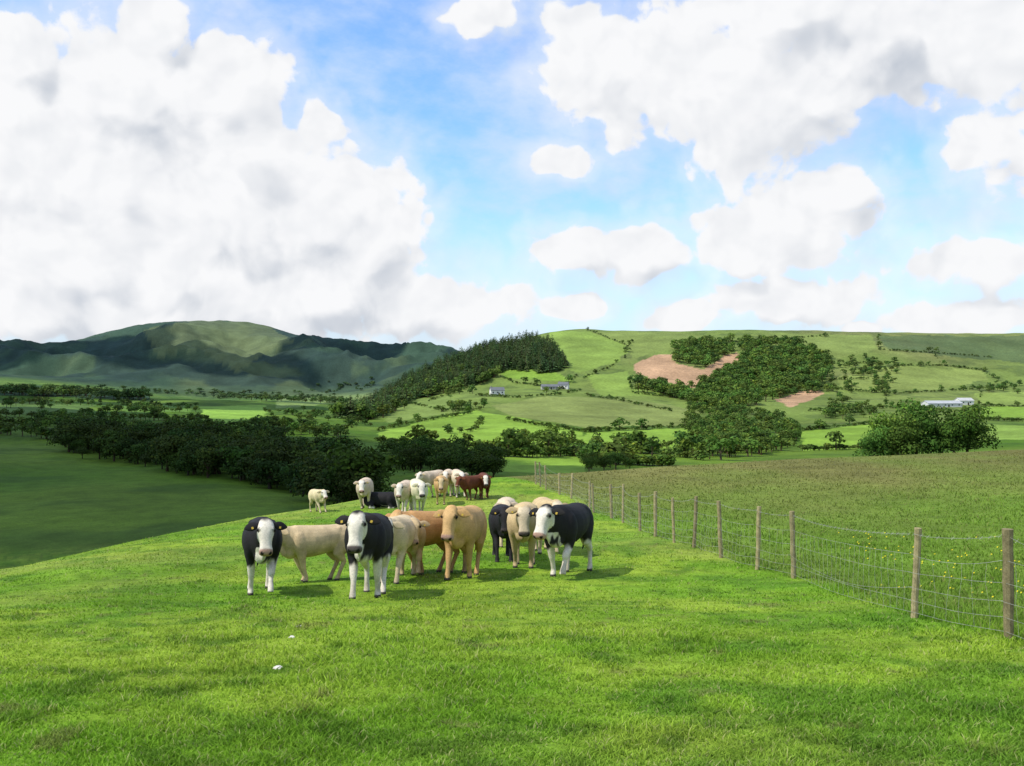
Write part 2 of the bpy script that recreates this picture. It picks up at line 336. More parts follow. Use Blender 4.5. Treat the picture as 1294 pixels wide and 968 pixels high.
# ---------------------------------------------------------------- trees
def rnd_dir(r,n):
    v=r.normal(size=(n,3));return v/np.linalg.norm(v,axis=1)[:,None]
def broadleaf(seed,nl,ls,lumps=11,limbs=5,wide=.42,low=.25):
    r=np.random.default_rng(seed);ac=Acc();dk=A(.10,.075,.05)
    cz=(1+low)/2
    cen=rnd_dir(r,lumps)*r.uniform(.25,.8,(lumps,1))*A(wide,wide,(1-low)/2)+A(0,0,cz)
    cen[0]=(0,0,cz);rad=r.uniform(.13,.24,lumps)*wide/.42;rad[0]=.27
    Vv,Ff=tube([(0,0,-.05),(.01,0,.1),(.0,.01,.3),(.02,0,.6)],[.035,.028,.022,.01],6);ac.add(Vv,Ff,dk)
    for i in range(1,limbs+1):
        c=cen[i%lumps];Vv,Ff=tube([(0,0,.2+.05*i/limbs),c*A(.4,.4,.75),c],[.016,.011,.004],4);ac.add(Vv,Ff,dk)
    per=r.choice(lumps,nl,p=rad**2/np.sum(rad**2));dr=rnd_dir(r,nl)
    dr[:,2]=np.where(dr[:,2]<-.3,-dr[:,2],dr[:,2])
    p=cen[per]+dr*rad[per][:,None]*r.uniform(.7,1.12,(nl,1))*A(1,1,.85)
    nrm=dr+rnd_dir(r,nl)*.55;nrm/=np.linalg.norm(nrm,axis=1)[:,None]
    s=np.cross(nrm,rnd_dir(r,nl));s/=np.linalg.norm(s,axis=1)[:,None];u=np.cross(nrm,s)
    sz=ls*r.uniform(.6,1.4,(nl,1))
    Q=np.stack([p-s*sz,p-u*sz*.7,p+s*sz,p+u*sz*.8],1).reshape(-1,3)
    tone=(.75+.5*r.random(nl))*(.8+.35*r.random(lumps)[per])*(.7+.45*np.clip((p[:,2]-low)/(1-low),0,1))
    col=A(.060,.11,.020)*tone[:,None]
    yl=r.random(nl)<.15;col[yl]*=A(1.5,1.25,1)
    ac.add(Q,np.arange(nl*4).reshape(nl,4),np.repeat(col,4,0))
    return np.concatenate(ac.V),np.concatenate(ac.F),np.concatenate(ac.C)
def conifer(seed,nl,ls):
    r=np.random.default_rng(seed);ac=Acc()
    Vv,Ff=tube([(0,0,-.05),(0,0,.5),(0,0,.97)],[.02,.012,.002],5);ac.add(Vv,Ff,A(.08,.06,.04))
    z=r.random(nl)**1.3*.88+.1;a=r.uniform(0,6.283,nl);R=(1-z)*.27*r.uniform(.6,1.1,nl)+.01
    p=np.stack([R*np.cos(a),R*np.sin(a),z],-1);out=np.stack([np.cos(a),np.sin(a),np.full(nl,-.35)],-1);tn=np.stack([-np.sin(a),np.cos(a),r.normal(0,.3,nl)],-1)
    sz=(ls*(1.25-z)*r.uniform(.7,1.3,nl))[:,None]
    Q=np.stack([p-out*sz*.9,p-tn*sz*.6,p+out*sz,p+tn*sz*.6+A(0,0,1)*sz*.25],1).reshape(-1,3)
    col=A(.070,.125,.034)*(.6+.8*r.random(nl))[:,None]
    ac.add(Q,np.arange(nl*4).reshape(nl,4),np.repeat(col,4,0))
    return np.concatenate(ac.V),np.concatenate(ac.F),np.concatenate(ac.C)
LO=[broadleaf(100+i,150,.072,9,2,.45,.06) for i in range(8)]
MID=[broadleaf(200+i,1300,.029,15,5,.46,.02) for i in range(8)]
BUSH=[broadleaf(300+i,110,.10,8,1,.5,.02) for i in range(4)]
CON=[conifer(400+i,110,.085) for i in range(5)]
def mass(name,pts,temps,hr,wr=(.85,1.2),tint=(1,1,1),skew=1.):
    ac=Acc();tint=A(*tint)
    for x,y in pts:
        Vv,Ff,Cc=temps[rng.integers(len(temps))];h=hr[0]+(hr[1]-hr[0])*rng.random()**skew;w=h*rng.uniform(*wr);a=rng.uniform(0,6.283)
        c,s=math.cos(a),math.sin(a);z=float(Hw(x,y))-.03*h
        P=np.stack([(Vv[:,0]*c-Vv[:,1]*s)*w+x,(Vv[:,0]*s+Vv[:,1]*c)*w+y,Vv[:,2]*h+z],-1)
        col=Cc*tint*rng.uniform(.65,1.4)*A(rng.uniform(.85,1.3),1,rng.uniform(.8,1.2))
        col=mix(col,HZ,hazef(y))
        ac.add(P,Ff,col)
    return ac.make(name,M_leaf)
def scat(poly,n,dmin=100,dmax=2000,clump=0):
    poly=[tuple(p) for p in poly];xs=[p[0] for p in poly];ys=[p[1] for p in poly];out=[]
    k=0
    while len(out)<n and k<n*40:
        k+=1;px=rng.uniform(min(xs),max(xs));py=rng.uniform(min(ys),max(ys))
        if inpoly(poly,np.array([px]),np.array([py]))[0]:
            if clump and float(fbm(px,py*2.5,28,2,77))<clump: continue
            d=inv(px,py,dmin,dmax)*rng.uniform(.99,1.01);out.append(((px-CX)/F*d,d))
    return out
def line(pts,step,jit=1.5,gap=0.,dmin=100,dmax=2000):
    out=[]
    for (a,b),(c,e) in zip(pts[:-1],pts[1:]):
        L=math.hypot(c-a,e-b);n=max(2,int(L/step))
        for i in range(n):
            if random.random()<gap: continue
            t=(i+random.random()*.8)/n;px=a+(c-a)*t+random.uniform(-jit,jit);py=b+(e-b)*t+random.uniform(-jit,jit)*.4
            d=inv(px,py,dmin,dmax);out.append(((px-CX)/F*d,d))
    return out
p=scat([(78,566),(100,580),(180,590),(250,604),(330,616),(380,628),(430,642),(462,646),(474,622),(440,594),(380,578),(250,564),(150,552),(90,552)],235,110,330)
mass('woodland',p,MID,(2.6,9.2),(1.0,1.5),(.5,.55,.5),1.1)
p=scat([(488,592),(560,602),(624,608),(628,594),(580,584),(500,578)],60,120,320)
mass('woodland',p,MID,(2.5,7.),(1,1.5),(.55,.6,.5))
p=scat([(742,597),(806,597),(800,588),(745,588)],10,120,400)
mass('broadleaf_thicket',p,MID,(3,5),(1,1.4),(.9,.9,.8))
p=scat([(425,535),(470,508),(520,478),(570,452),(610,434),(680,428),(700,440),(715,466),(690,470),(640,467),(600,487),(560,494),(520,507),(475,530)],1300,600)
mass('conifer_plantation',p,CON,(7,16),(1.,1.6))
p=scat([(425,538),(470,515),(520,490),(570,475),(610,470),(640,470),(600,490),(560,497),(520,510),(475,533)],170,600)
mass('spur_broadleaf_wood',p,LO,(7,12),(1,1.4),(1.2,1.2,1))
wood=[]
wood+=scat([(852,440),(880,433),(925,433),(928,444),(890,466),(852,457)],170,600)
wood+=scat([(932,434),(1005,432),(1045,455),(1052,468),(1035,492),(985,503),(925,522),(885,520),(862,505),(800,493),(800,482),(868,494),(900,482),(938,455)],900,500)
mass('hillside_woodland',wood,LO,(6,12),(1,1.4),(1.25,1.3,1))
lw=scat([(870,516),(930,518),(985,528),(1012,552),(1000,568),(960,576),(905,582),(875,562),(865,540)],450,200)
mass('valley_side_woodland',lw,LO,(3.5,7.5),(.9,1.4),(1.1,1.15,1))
hl=[[(478,545),(520,535),(600,522)],[(510,508),(560,520),(610,518)],[(632,551),(680,556),(700,556)],[(600,500),(650,503),(705,499),(735,494)],
[(740,546),(800,543),(872,540)],[(738,478),(775,462),(782,455)],[(795,480),(800,497),(860,503),(885,520)],[(715,558),(760,568),(840,575),(890,582)],
[(565,548),(600,545),(610,530)],[(1005,545),(1060,540),(1120,534)],[(618,470),(650,484),(715,492)],[(730,474),(700,498)],[(1012,570),(1100,567)],
[(1060,492),(1130,498),(1180,495),(1240,492)],[(1070,460),(1130,458),(1135,466)],[(1110,442),(1180,446),(1255,452)],[(1240,468),(1262,480),(1250,494)],[(1130,462),(1190,462),(1240,468)],
[(1225,513),(1294,514),(1380,514)],[(1225,530),(1294,533),(1380,535)],[(1020,520),(1080,515),(1160,517),(1225,522)],[(640,530),(690,540),(740,546)],[(790,455),(790,440),(802,430)],[(690,560),(745,585),(850,590)],[(540,508),(600,488)],[(900,428),(930,432),(1010,427),(1050,424)],[(1040,480),(1120,478)],[(850,520),(780,506),(740,500)],[(600,575),(660,578),(740,575)],[(480,560),(540,562),(600,566),(700,572)],[(1110,424),(1112,442)],[(1180,446),(1190,462)],[(1120,498),(1120,517)],[(1240,495),(1234,530)],[(745,418),(790,436)]]
hp=[]
for l in hl: hp+=line(l,3.2,.5,.08)
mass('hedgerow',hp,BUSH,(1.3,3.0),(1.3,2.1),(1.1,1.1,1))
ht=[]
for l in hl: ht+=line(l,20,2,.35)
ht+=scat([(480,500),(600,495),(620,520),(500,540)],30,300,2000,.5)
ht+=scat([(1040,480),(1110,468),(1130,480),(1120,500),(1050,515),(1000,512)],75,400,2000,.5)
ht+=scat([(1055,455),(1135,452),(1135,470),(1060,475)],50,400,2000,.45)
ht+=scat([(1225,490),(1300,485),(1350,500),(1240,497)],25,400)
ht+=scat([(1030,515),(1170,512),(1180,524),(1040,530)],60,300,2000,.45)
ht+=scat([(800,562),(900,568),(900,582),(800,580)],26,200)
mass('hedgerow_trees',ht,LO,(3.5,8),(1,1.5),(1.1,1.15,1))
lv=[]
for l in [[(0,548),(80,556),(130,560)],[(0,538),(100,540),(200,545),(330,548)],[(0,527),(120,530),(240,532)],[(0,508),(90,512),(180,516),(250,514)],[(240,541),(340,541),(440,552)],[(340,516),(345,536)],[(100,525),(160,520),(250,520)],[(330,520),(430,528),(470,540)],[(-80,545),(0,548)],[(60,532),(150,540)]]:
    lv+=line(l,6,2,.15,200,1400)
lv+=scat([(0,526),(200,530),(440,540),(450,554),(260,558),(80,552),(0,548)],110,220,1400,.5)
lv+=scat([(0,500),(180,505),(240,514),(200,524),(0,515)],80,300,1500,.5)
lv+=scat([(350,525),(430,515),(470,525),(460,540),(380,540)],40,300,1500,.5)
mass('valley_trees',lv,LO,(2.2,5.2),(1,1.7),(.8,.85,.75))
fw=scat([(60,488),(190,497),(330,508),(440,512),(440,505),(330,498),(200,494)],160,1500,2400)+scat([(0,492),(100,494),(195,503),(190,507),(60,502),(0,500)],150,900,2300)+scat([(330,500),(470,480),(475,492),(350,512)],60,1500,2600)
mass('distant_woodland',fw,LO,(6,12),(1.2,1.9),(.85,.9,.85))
BB=[broadleaf(500+i,3500,.022,20,6,.46,.02) for i in range(3)]
for px,d,h in [(1104,112,4.6),(1128,114,6.2),(1158,113,7.2),(1190,115,6.7),(1222,113,6.2),(1142,111,5.8),(1205,112,5.4)]:
    x=(px-CX)/F*d;mass('bush',[(x,d)],BB,(h,h+.2),(.95,1.1),(1.2,1.25,1.))
d=inv(743,418,600,1400);mass('lone_tree',[((743-CX)/F*d,d)],MID,(5,6))
# ---------------------------------------------------------------- buildings
def box(x0,x1,y0,y1,z0,z1):
    V=np.array([(x,y,z) for z in (z0,z1) for y in (y0,y1) for x in (x0,x1)],float)
    return V,np.array([(0,2,3,1),(4,5,7,6),(0,1,5,4),(2,6,7,3),(0,4,6,2),(1,3,7,5)])
def house(name,px,py,L,W,h,rh,wall,roof,yaw,wins=4,dmin=300,chim=True):
    d=inv(px,py,dmin,1400);e=bpy.data.objects.new(name,None);sc.collection.objects.link(e)
    x=(px-CX)/F*d;e.location=(x,d,float(Hw(x,d))-.3);e.rotation_euler=(0,0,yaw)
    a=Acc();Vv,Ff=box(-L/2,L/2,-W/2,W/2,-1,h);a.add(Vv,Ff,A(*wall))
    for sx in (-L/2+.01,L/2-.01): a.add([(sx,-W/2,h),(sx,W/2,h),(sx,0,h+rh),(sx,0,h+rh)],[(0,1,2,3)],A(*wall))
    o=a.make('walls',M_build);o.parent=e
    a=Acc();t=.25
    for s in (-1,1):
        yy=W/2+.4;P=[(-L/2-.3,s*yy,h-.1),(L/2+.3,s*yy,h-.1),(L/2+.3,0,h+rh+.1),(-L/2-.3,0,h+rh+.1)]
        P=P+[(q[0],q[1],q[2]+t) for q in P];a.add(P,[(0,1,2,3),(4,5,6,7),(0,1,5,4),(1,2,6,5),(2,3,7,6),(3,0,4,7)],A(*roof))
    o=a.make('roof',M_build);o.parent=e
    a=Acc()
    for i in range(wins):
        cx=-L/2+(i+.5)*L/wins;Vv,Ff=box(cx-.55,cx+.55,-W/2-.05,-W/2+.1,h*.45,h*.75);a.add(Vv,Ff,A(.03,.035,.04))
    o=a.make('windows',M_build);o.parent=e
    a=Acc();Vv,Ff=box(-.6+L*.1,.6+L*.1,-W/2-.07,-W/2+.1,0,2.1);a.add(Vv,Ff,A(.05,.04,.03));o=a.make('door',M_build);o.parent=e
    if chim:
        a=Acc();Vv,Ff=box(-L/2+.3,-L/2+1.2,-.4,.4,h,h+rh+1.2);a.add(Vv,Ff,A(.3,.27,.24));o=a.make('chimney',M_build);o.parent=e
WH=(.72,.70,.64);SL=(.14,.15,.16)
house('barn',1190,514,29,11,3.0,1.9,(.58,.58,.55),(.40,.41,.42),.12,5,400,False)
house('barn',1218,511,12,9,3.4,2.0,WH,(.45,.45,.44),.12,2,400,False)
house('farmhouse',628,499,11,7,3.8,2.4,WH,SL,.2,3)
house('farmhouse',712,491,9,6,3.6,2.2,WH,SL,-.3,3)
house('barn',694,492,14,7,2.6,1.8,(.4,.38,.34),SL,.1,2,300,False)
# ---------------------------------------------------------------- cattle
def loft(rings,seg=18):
    V=[];Fs=[]
    for q in rings:
        c,s,u,w,h=q[:5];e=q[5] if len(q)>5 else 1.
        for k in range(seg):
            a=2*math.pi*k/seg;ca,sa=math.cos(a),math.sin(a)
            ca=math.copysign(abs(ca)**e,ca);sa=math.copysign(abs(sa)**e,sa)
            V.append(A(*c)+A(*s)*w*ca+A(*u)*h*sa)
    n=len(rings)
    for i in range(n-1):
        for k in range(seg):
            k2=(k+1)%seg;Fs.append((i*seg+k,i*seg+k2,(i+1)*seg+k2,(i+1)*seg+k))
    a=len(V);V.append(A(*rings[0][0]));V.append(A(*rings[-1][0]))
    T=[]
    for k in range(seg):
        k2=(k+1)%seg;T.append((a,k2,k));T.append((a+1,(n-1)*seg+k,(n-1)*seg+k2))
    return np.array(V),Fs,T
def legrings(j,kx=1.):
    pts=np.array([q[:3] for q in j],float);t=np.gradient(pts,axis=0);R=[]
    for i,q in enumerate(j):
        tt=t[i]/np.linalg.norm(t[i]);s=A(1,0,0);u=np.cross(tt,s);u/=np.linalg.norm(u);s=np.cross(u,tt)
        R.append((pts[i],s,u,q[3],q[4]))
    return R
def ell(c,r,seg=14):
    R=[]
    for a in np.linspace(-1.45,1.45,9): R.append(((c[0],c[1]+r[1]*math.sin(a),c[2]),(1,0,0),(0,0,1),r[0]*math.cos(a),r[2]*math.cos(a)))
    return loft(R,seg)
PAL={'black':A(.014,.013,.013),'white':A(.64,.58,.48),'cream':A(.52,.39,.215),'tan':A(.44,.24,.09),'ltan':A(.50,.315,.135),'red':A(.12,.036,.015),'ivory':A(.57,.47,.32)}
HK=1.12
def cow(px,fy_,ang,body,face,legs,scale=1.,pitch=58,yaw=0,gait=0,lying=False,vox=.022,seed=0,dd=None):
    r=random.Random(seed);parts=[]
    tr=[(-.92,1.14,.07,.10,1),(-.88,1.10,.16,.20,.9),(-.78,1.07,.235,.26,.88),(-.58,1.045,.275,.305,.88),(-.34,1.01,.31,.325,.92),(-.08,.98,.35,.355,.94),(.16,.96,.35,.375,.94),(.36,.97,.315,.375,.94),(.54,.99,.265,.36,.95),(.70,.995,.215,.325,1),(.82,.99,.15,.25,1),(.88,.98,.09,.15,1)]
    parts.append(loft([((0,y,z),(1,0,0),(0,0,1),w,h,e) for y,z,w,h,e in tr],24))
    nk=[(.40,1.03,.20,.30),(.64,1.06,.185,.28),(.82,1.09,.16,.245),(.96,1.125,.135,.21),(1.06,1.16,.115,.17),(1.13,1.18,.09,.12)]
    parts.append(loft(legrings([(0,y,z,w,h) for y,z,w,h in nk])))
    parts.append(loft(legrings([(0,.70,.68,.05,.10),(0,.80,.75,.05,.14),(0,.92,.86,.045,.13),(0,1.02,.98,.04,.09)]),12))
    p=math.radians(pitch);ax=A(0,math.cos(p),-math.sin(p));nm=A(0,math.sin(p),math.cos(p));poll=A(0,1.05,1.30)
    hd=[(-.06,.06,.05,-.03,1),(-.03,.098,.08,-.04,.9),(.04,.118,.11,-.045,.8),(.11,.128,.13,-.05,.8),(.17,.122,.135,-.055,.8),(.24,.100,.125,-.05,.8),(.31,.088,.105,-.042,.8),(.38,.088,.092,-.036,.75),(.43,.100,.090,-.034,.7),(.475,.103,.082,-.032,.7),(.505,.090,.066,-.032,.75),(.52,.05,.04,-.032,.9)]
    parts.append(loft([(poll+ax*u*HK+nm*o*HK,(1,0,0),nm,w*HK,h*HK,e) for u,w,h,o,e in hd],18))
    for s in (-1,1):
        parts.append(ell(poll+ax*.12*HK+nm*.035*HK+A(s*.088*HK,0,0),(.038,.04,.035)))
        parts.append(ell(poll+ax*.16*HK-nm*.11*HK+A(s*.07*HK,0,0),(.05,.07,.07)))
        parts.append(ell((s*.185,.48,.93),(.14,.20,.30)));parts.append(ell((s*.155,-.60,.95),(.16,.27,.34)))
        parts.append(ell((s*.18,-.50,1.22),(.07,.09,.08)));parts.append(ell((s*.09,-.84,1.16),(.06,.07,.07)))
    parts.append(ell((0,.66,.74),(.15,.18,.18)));parts.append(ell((0,.42,1.22),(.14,.25,.125)))
    parts.append(ell((0,1.0,1.32),(.10,.09,.06)))
    g=gait
    sw=[.24,-.16,-.24,.20];ph=[sw[(k+g)%4]*(1 if g<4 else .2) for k in range(4)]
    if not lying:
        for k,s in enumerate((-1,1)):
            o=ph[k];lift=.10 if (o>.22 and g%2==0) else 0
            parts.append(loft(legrings([(s*.19,.48,.92,.11,.17),(s*.19,.45,.70,.098,.13),(s*.175,.46+o*.2,.55,.074,.09),(s*.165,.48+o*.5+lift*.4,.41+lift*.3,.064,.068),(s*.165,.48+o*.55+lift*.4,.37+lift*.3,.060,.062),(s*.16,.48+o*.7,.29+lift*.6,.045,.047),(s*.16,.475+o*.95,.15+lift,.043,.046),(s*.16,.485+o,.095+lift,.053,.055),(s*.16,.505+o,.05+lift,.052,.060),(s*.16,.515+o,.0+lift,.062,.075)]),12))
            o=ph[k+2]
            parts.append(loft(legrings([(s*.17,-.60,.98,.14,.24),(s*.19,-.54,.78,.125,.20),(s*.19,-.52+o*.2,.64,.098,.145),(s*.175,-.66+o*.4,.52,.064,.088),(s*.165,-.755+o*.6,.455,.052,.068),(s*.16,-.735+o*.75,.35,.043,.052),(s*.16,-.69+o*.95,.16,.042,.048),(s*.16,-.675+o,.095,.052,.056),(s*.16,-.65+o,.045,.052,.060),(s*.16,-.635+o,.0,.062,.075)]),12))
    else:
        for s in (-1,1):
            parts.append(loft(legrings([(s*.2,.45,.85,.1,.14),(s*.26,.62,.64,.08,.09),(s*.27,.75,.60,.06,.06),(s*.24,.55,.58,.05,.05),(s*.2,.42,.57,.05,.05)]),12))
            parts.append(loft(legrings([(s*.22,-.55,.85,.13,.2),(s*.36,-.35,.68,.11,.13),(s*.40,-.3,.62,.07,.08),(s*.4,-.5,.6,.06,.06),(s*.38,-.2,.58,.05,.05)]),12))
    vs=[];fs=[];n=0
    for Vv,Q,T in parts:
        vs+= [tuple(v) for v in Vv];fs+=[tuple(i+n for i in f) for f in Q]+[tuple(i+n for i in f) for f in T];n+=len(Vv)
    me=bpy.data.meshes.new('tmp');me.from_pydata(vs,[],fs);me.update()
    bm=bmesh.new();bm.from_mesh(me)
    bmesh.ops.recalc_face_normals(bm,faces=bm.faces);bm.to_mesh(me);bm.free()
    ob=bpy.data.objects.new('tmp',me);sc.collection.objects.link(ob)
    md=ob.modifiers.new('r','REMESH');md.mode='VOXEL';md.voxel_size=vox
    ms=ob.modifiers.new('s','SMOOTH');ms.factor=.5;ms.iterations=4
    dg=bpy.context.evaluated_depsgraph_get();dg.update();em=ob.evaluated_get(dg).to_mesh()
    nv=len(em.vertices);V=np.zeros(nv*3,np.float32);em.vertices.foreach_get('co',V);V=V.reshape(-1,3).astype(float)
    Q=[tuple(p_.vertices) for p_ in em.polygons];ob.evaluated_get(dg).to_mesh_clear()
    bpy.data.objects.remove(ob);bpy.data.meshes.remove(me)
    Q4=np.array([q for q in Q if len(q)==4],int).reshape(-1,4)
    B=PAL[body]*A(1,r.uniform(.95,1.03),r.uniform(.85,1.1));Fa=PAL[face];Lg=PAL[legs];sd=seed*13
    nn=fbm(V[:,1]+V[:,0]*2.1+sd,V[:,2]+V[:,0]*1.3,.28,3,80+seed)
    col=np.tile(B,(nv,1));big=fbm(V[:,1]+sd,V[:,2]-V[:,0],.5,3,90+seed);col=mix(col,B*.65,sstep(.42,.72,big)*.65)
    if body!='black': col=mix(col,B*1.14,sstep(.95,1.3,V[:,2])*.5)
    lz=sstep(.70,.58,V[:,2]+(nn-.5)*.35)
    if body in('black','red'): lz=sstep(.64,.54,V[:,2]+(nn-.5)*.35)
    col=mix(col,Lg,lz*(1 if body in('black','red') else .55))
    dirt=sstep(.5,.1,V[:,2])*sstep(.42,.62,nn)*.45
    if body!='black' or legs!='black': col=mix(col,A(.20,.16,.09),dirt)
    hu=((V-poll)@ax)/HK;hn=((V-poll)@nm)/HK;inh=(V[:,1]>.96)&(hu>-.06)&(hn>-.19)
    fm=np.where(inh,sstep(-.05,.03,hu+(nn-.5)*.12),0)
    if body=='black':
        eye=np.hypot(np.abs(V[:,0])/HK-.115,hu-.14)+(nn-.5)*.05
        fm=fm*np.where((hn<.09)&(np.abs(V[:,0])>.07)&(hu<.22)&(seed%2==0),sstep(.03,.08,eye),1)
        brisk=(V[:,1]>.45)&(V[:,2]<.86)&(np.abs(V[:,0])<.12);col[brisk]=mix(col,Lg,sstep(.50,.60,nn))[brisk]
    col=mix(col,Fa,fm)
    mzc={'black':A(.05,.04,.04)}.get(face,A(.36,.22,.17) if seed%3 else A(.09,.07,.065))
    mz=np.where(inh,sstep(.425,.455,hu+(hn<-.05)*.03),0);col=mix(col,mzc,mz)
    nos=inh&(hu>.455)&(np.hypot(np.abs(V[:,0])/HK-.058,(hn-.008))<.026);col[nos]=A(.015,.012,.012)
    sock=inh&(np.hypot(np.abs(V[:,0])/HK-.115,hu-.135)<.04)&(hn>-.03)&(hn<.06);col[sock]*=.35
    hoof=V[:,2]<.055
    if not lying: col[hoof]=A(.05,.045,.035)
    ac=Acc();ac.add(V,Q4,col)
    for s in (-1,1):
        e=poll+ax*.135*HK+nm*.008*HK+A(s*.122*HK,0,0)
        Vv,Qq,T=ell(e,(.024,.028,.028),10);ac.add(Vv,Qq,A(.01,.008,.008))
        b=poll+ax*.03*HK+nm*-.035+A(s*.10*HK,-.01,0);dr=A(s*1.,-.10,-.22+r.uniform(-.18,.10));dr/=np.linalg.norm(dr)
        uu=A(0,-.25,1.);uu-=dr*(uu@dr);uu/=np.linalg.norm(uu);ss=np.cross(dr,uu)
        rg=[(b+dr*t,uu,ss,w,h) for t,w,h in [(-.02,.03,.028),(.03,.045,.03),(.08,.070,.026),(.13,.078,.018),(.18,.062,.012),(.225,.035,.008),(.25,.008,.004)]]
        ec=B if body in('black','red') else B*.82
        Vv,Qq,T=loft(rg,12);cc=np.tile(ec,(len(Vv),1));ac.add(Vv,Qq,cc)
        if (s==1 or seed%2):
            c=b+dr*.12-uu*.03+ss*(.03 if (ss@nm)>0 else -.03)
            ac.add([c+dr*-.015+uu*.01+nm*.02,c+dr*.02+uu*.01+nm*.02,c+dr*.02-uu*.03+nm*.025,c+dr*-.015-uu*.03+nm*.025],[(0,1,2,3)],A(.42,.29,.04))
    Vv,Ff=tube([(0,-.88,1.24),(0,-.97,1.20),(r.uniform(-.03,.03),-1.0,1.0),(r.uniform(-.05,.05),-.985,.75),(r.uniform(-.08,.08),-.97,.58),(r.uniform(-.08,.08),-.96,.42)],[.04,.032,.024,.020,.042,.006],8);ac.add(Vv,Ff,B*.85)
    W=np.concatenate(ac.V);th=math.radians(yaw)*sstep(.55,1.05,W[:,1]);cx,sx=np.cos(th),np.sin(th);yy=W[:,1]-.6
    W[:,0],W[:,1]=W[:,0]*cx-yy*sx,W[:,0]*sx+yy*cx+.6
    if lying: W[:,2]-=.53
    d=dd or inv(px,fy_,8,62);d=d+.35*math.cos(math.radians(ang))*scale
    x=(px-CX)/F*d;e=.5
    a=math.radians(ang)+math.atan((CX-px)/F);fw=Vector((math.sin(a),-math.cos(a),0))
    zc=lambda xx,yy_:float(Hw(xx,yy_))
    rt=Vector((-fw.y,fw.x,0))*-1
    zf=zc(x+fw.x*e,d+fw.y*e);zb=zc(x-fw.x*e,d-fw.y*e);zr=zc(x+rt.x*.2,d+rt.y*.2);zl=zc(x-rt.x*.2,d-rt.y*.2)
    f3=Vector((fw.x,fw.y,(zf-zb)/(2*e))).normalized();r3=Vector((rt.x,rt.y,(zr-zl)/.4)).normalized()
    up=r3.cross(f3).normalized();r3=f3.cross(up).normalized()
    ob=build('cow',W,np.concatenate(ac.F),np.concatenate(ac.C),M_hide,True)
    M=Matrix((( r3.x,f3.x,up.x),(r3.y,f3.y,up.y),(r3.z,f3.z,up.z))).to_4x4()
    ob.matrix_world=Matrix.Translation((x,d,(zf+zb)/2-.015))@M@Matrix.Diagonal((scale*r.uniform(1.0,1.08),scale,scale,1))
    return ob
cattle=[
 (328,752,1,'black','white','white',1.0,68,4,0),
 (400,735,-68,'cream','cream','cream',.84,48,20,1),
 (467,756,-8,'black','white','white',1.07,72,-6,2),
 (501,735,-14,'ivory','white','ivory',.98,55,0,3),
 (516,727,4,'cream','cream','cream',.92,60,0,0),
 (542,726,-52,'tan','ltan','tan',1.02,60,22,1),
 (586,731,-12,'ltan','ltan','ltan',1.12,70,-6,2),
 (635,708,3,'black','black','black',1.0,66,0,3),
 (662,718,-3,'cream','ivory','cream',1.10,78,6,1),
 (688,700,8,'cream','ivory','ivory',1.08,50,14,0),
 (717,729,-18,'black','white','white',1.14,64,-10,0),
 (641,690,0,'ivory','ivory','cream',1.0,50,0,2),
 (463,643,-6,'ivory','white','ivory',1.0,55,0,1),
 (511,650,-10,'ivory','white','white',1.0,60,0,0),
 (527,650,8,'white','white','ivory',1.04,60,0,2),
 (557,638,0,'ltan','cream','cream',1.0,64,0,1),
 (547,628,-35,'ivory','white','ivory',1.,50,0,2),
 (567,627,-5,'ivory','white','ivory',1.,50,0,3),
 (580,629,10,'ivory','white','white',1.02,50,0,0),
 (597,632,-40,'red','red','red',.9,60,0,1),
 (612,630,5,'red','white','red',.92,60,0,2),
 (403,648,20,'ivory','white','ivory',.78,50,0,3),
]
for i,c in enumerate(cattle):
    cow(*c,vox=.03 if c[1]<660 else .02,seed=i+1)
cow(482,642,70,'black','white','white',.9,30,0,4,True,.03,seed=40)
# ---------------------------------------------------------------- pale stones
for px,py,s in [(352,845,.035),(369,806,.03),(378,792,.025)]:
    d=inv(px,py,5,60);x=(px-CX)/F*d;bpy.ops.mesh.primitive_ico_sphere_add(subdivisions=2,radius=1,location=(x,d,float(Hw(x,d))+.005))
    o=bpy.context.object;o.name='stone';me=o.data
    for v in me.vertices:
        q=v.co*(1+random.uniform(-.2,.2));v.co=Vector((q.x*s*1.3,q.y*s,q.z*s*.6))
    a=me.color_attributes.new('Col','FLOAT_COLOR','POINT')
    for k in a.data: k.color=(.6,.57,.5,1)
    me.materials.append(M_stone)
# ---------------------------------------------------------------- sun, unseen clouds added and shaped to cast shadow, sky
SUN=Vector((-.575,-.225,.787)).normalized()
ld=bpy.data.lights.new('sun','SUN');ld.energy=4.4;ld.angle=math.radians(.53);ld.color=(1,.95,.86)
lo=bpy.data.objects.new('sun',ld);sc.collection.objects.link(lo);lo.rotation_euler=SUN.to_track_quat('Z','Y').to_euler()
m,nt,ns,lk=newmat('shadow_cloud_white');b=N(nt,'ShaderNodeBsdfDiffuse');no=N(nt,'ShaderNodeTexNoise',inp={'Scale':.02});rp=N(nt,'ShaderNodeMapRange',inp={3:.75,4:.9});lk.new(no.outputs['Fac'],rp.inputs[0]);lk.new(rp.outputs[0],b.inputs['Color']);o=N(nt,'ShaderNodeOutputMaterial');lk.new(b.outputs[0],o.inputs[0]);M_cl=m
bm=bmesh.new();bmesh.ops.create_icosphere(bm,subdivisions=4,radius=1);bm.verts.ensure_lookup_table()
IV=np.array([v.co[:] for v in bm.verts]);IF=np.array([[v.index for v in f.verts] for f in bm.faces]);bm.free()
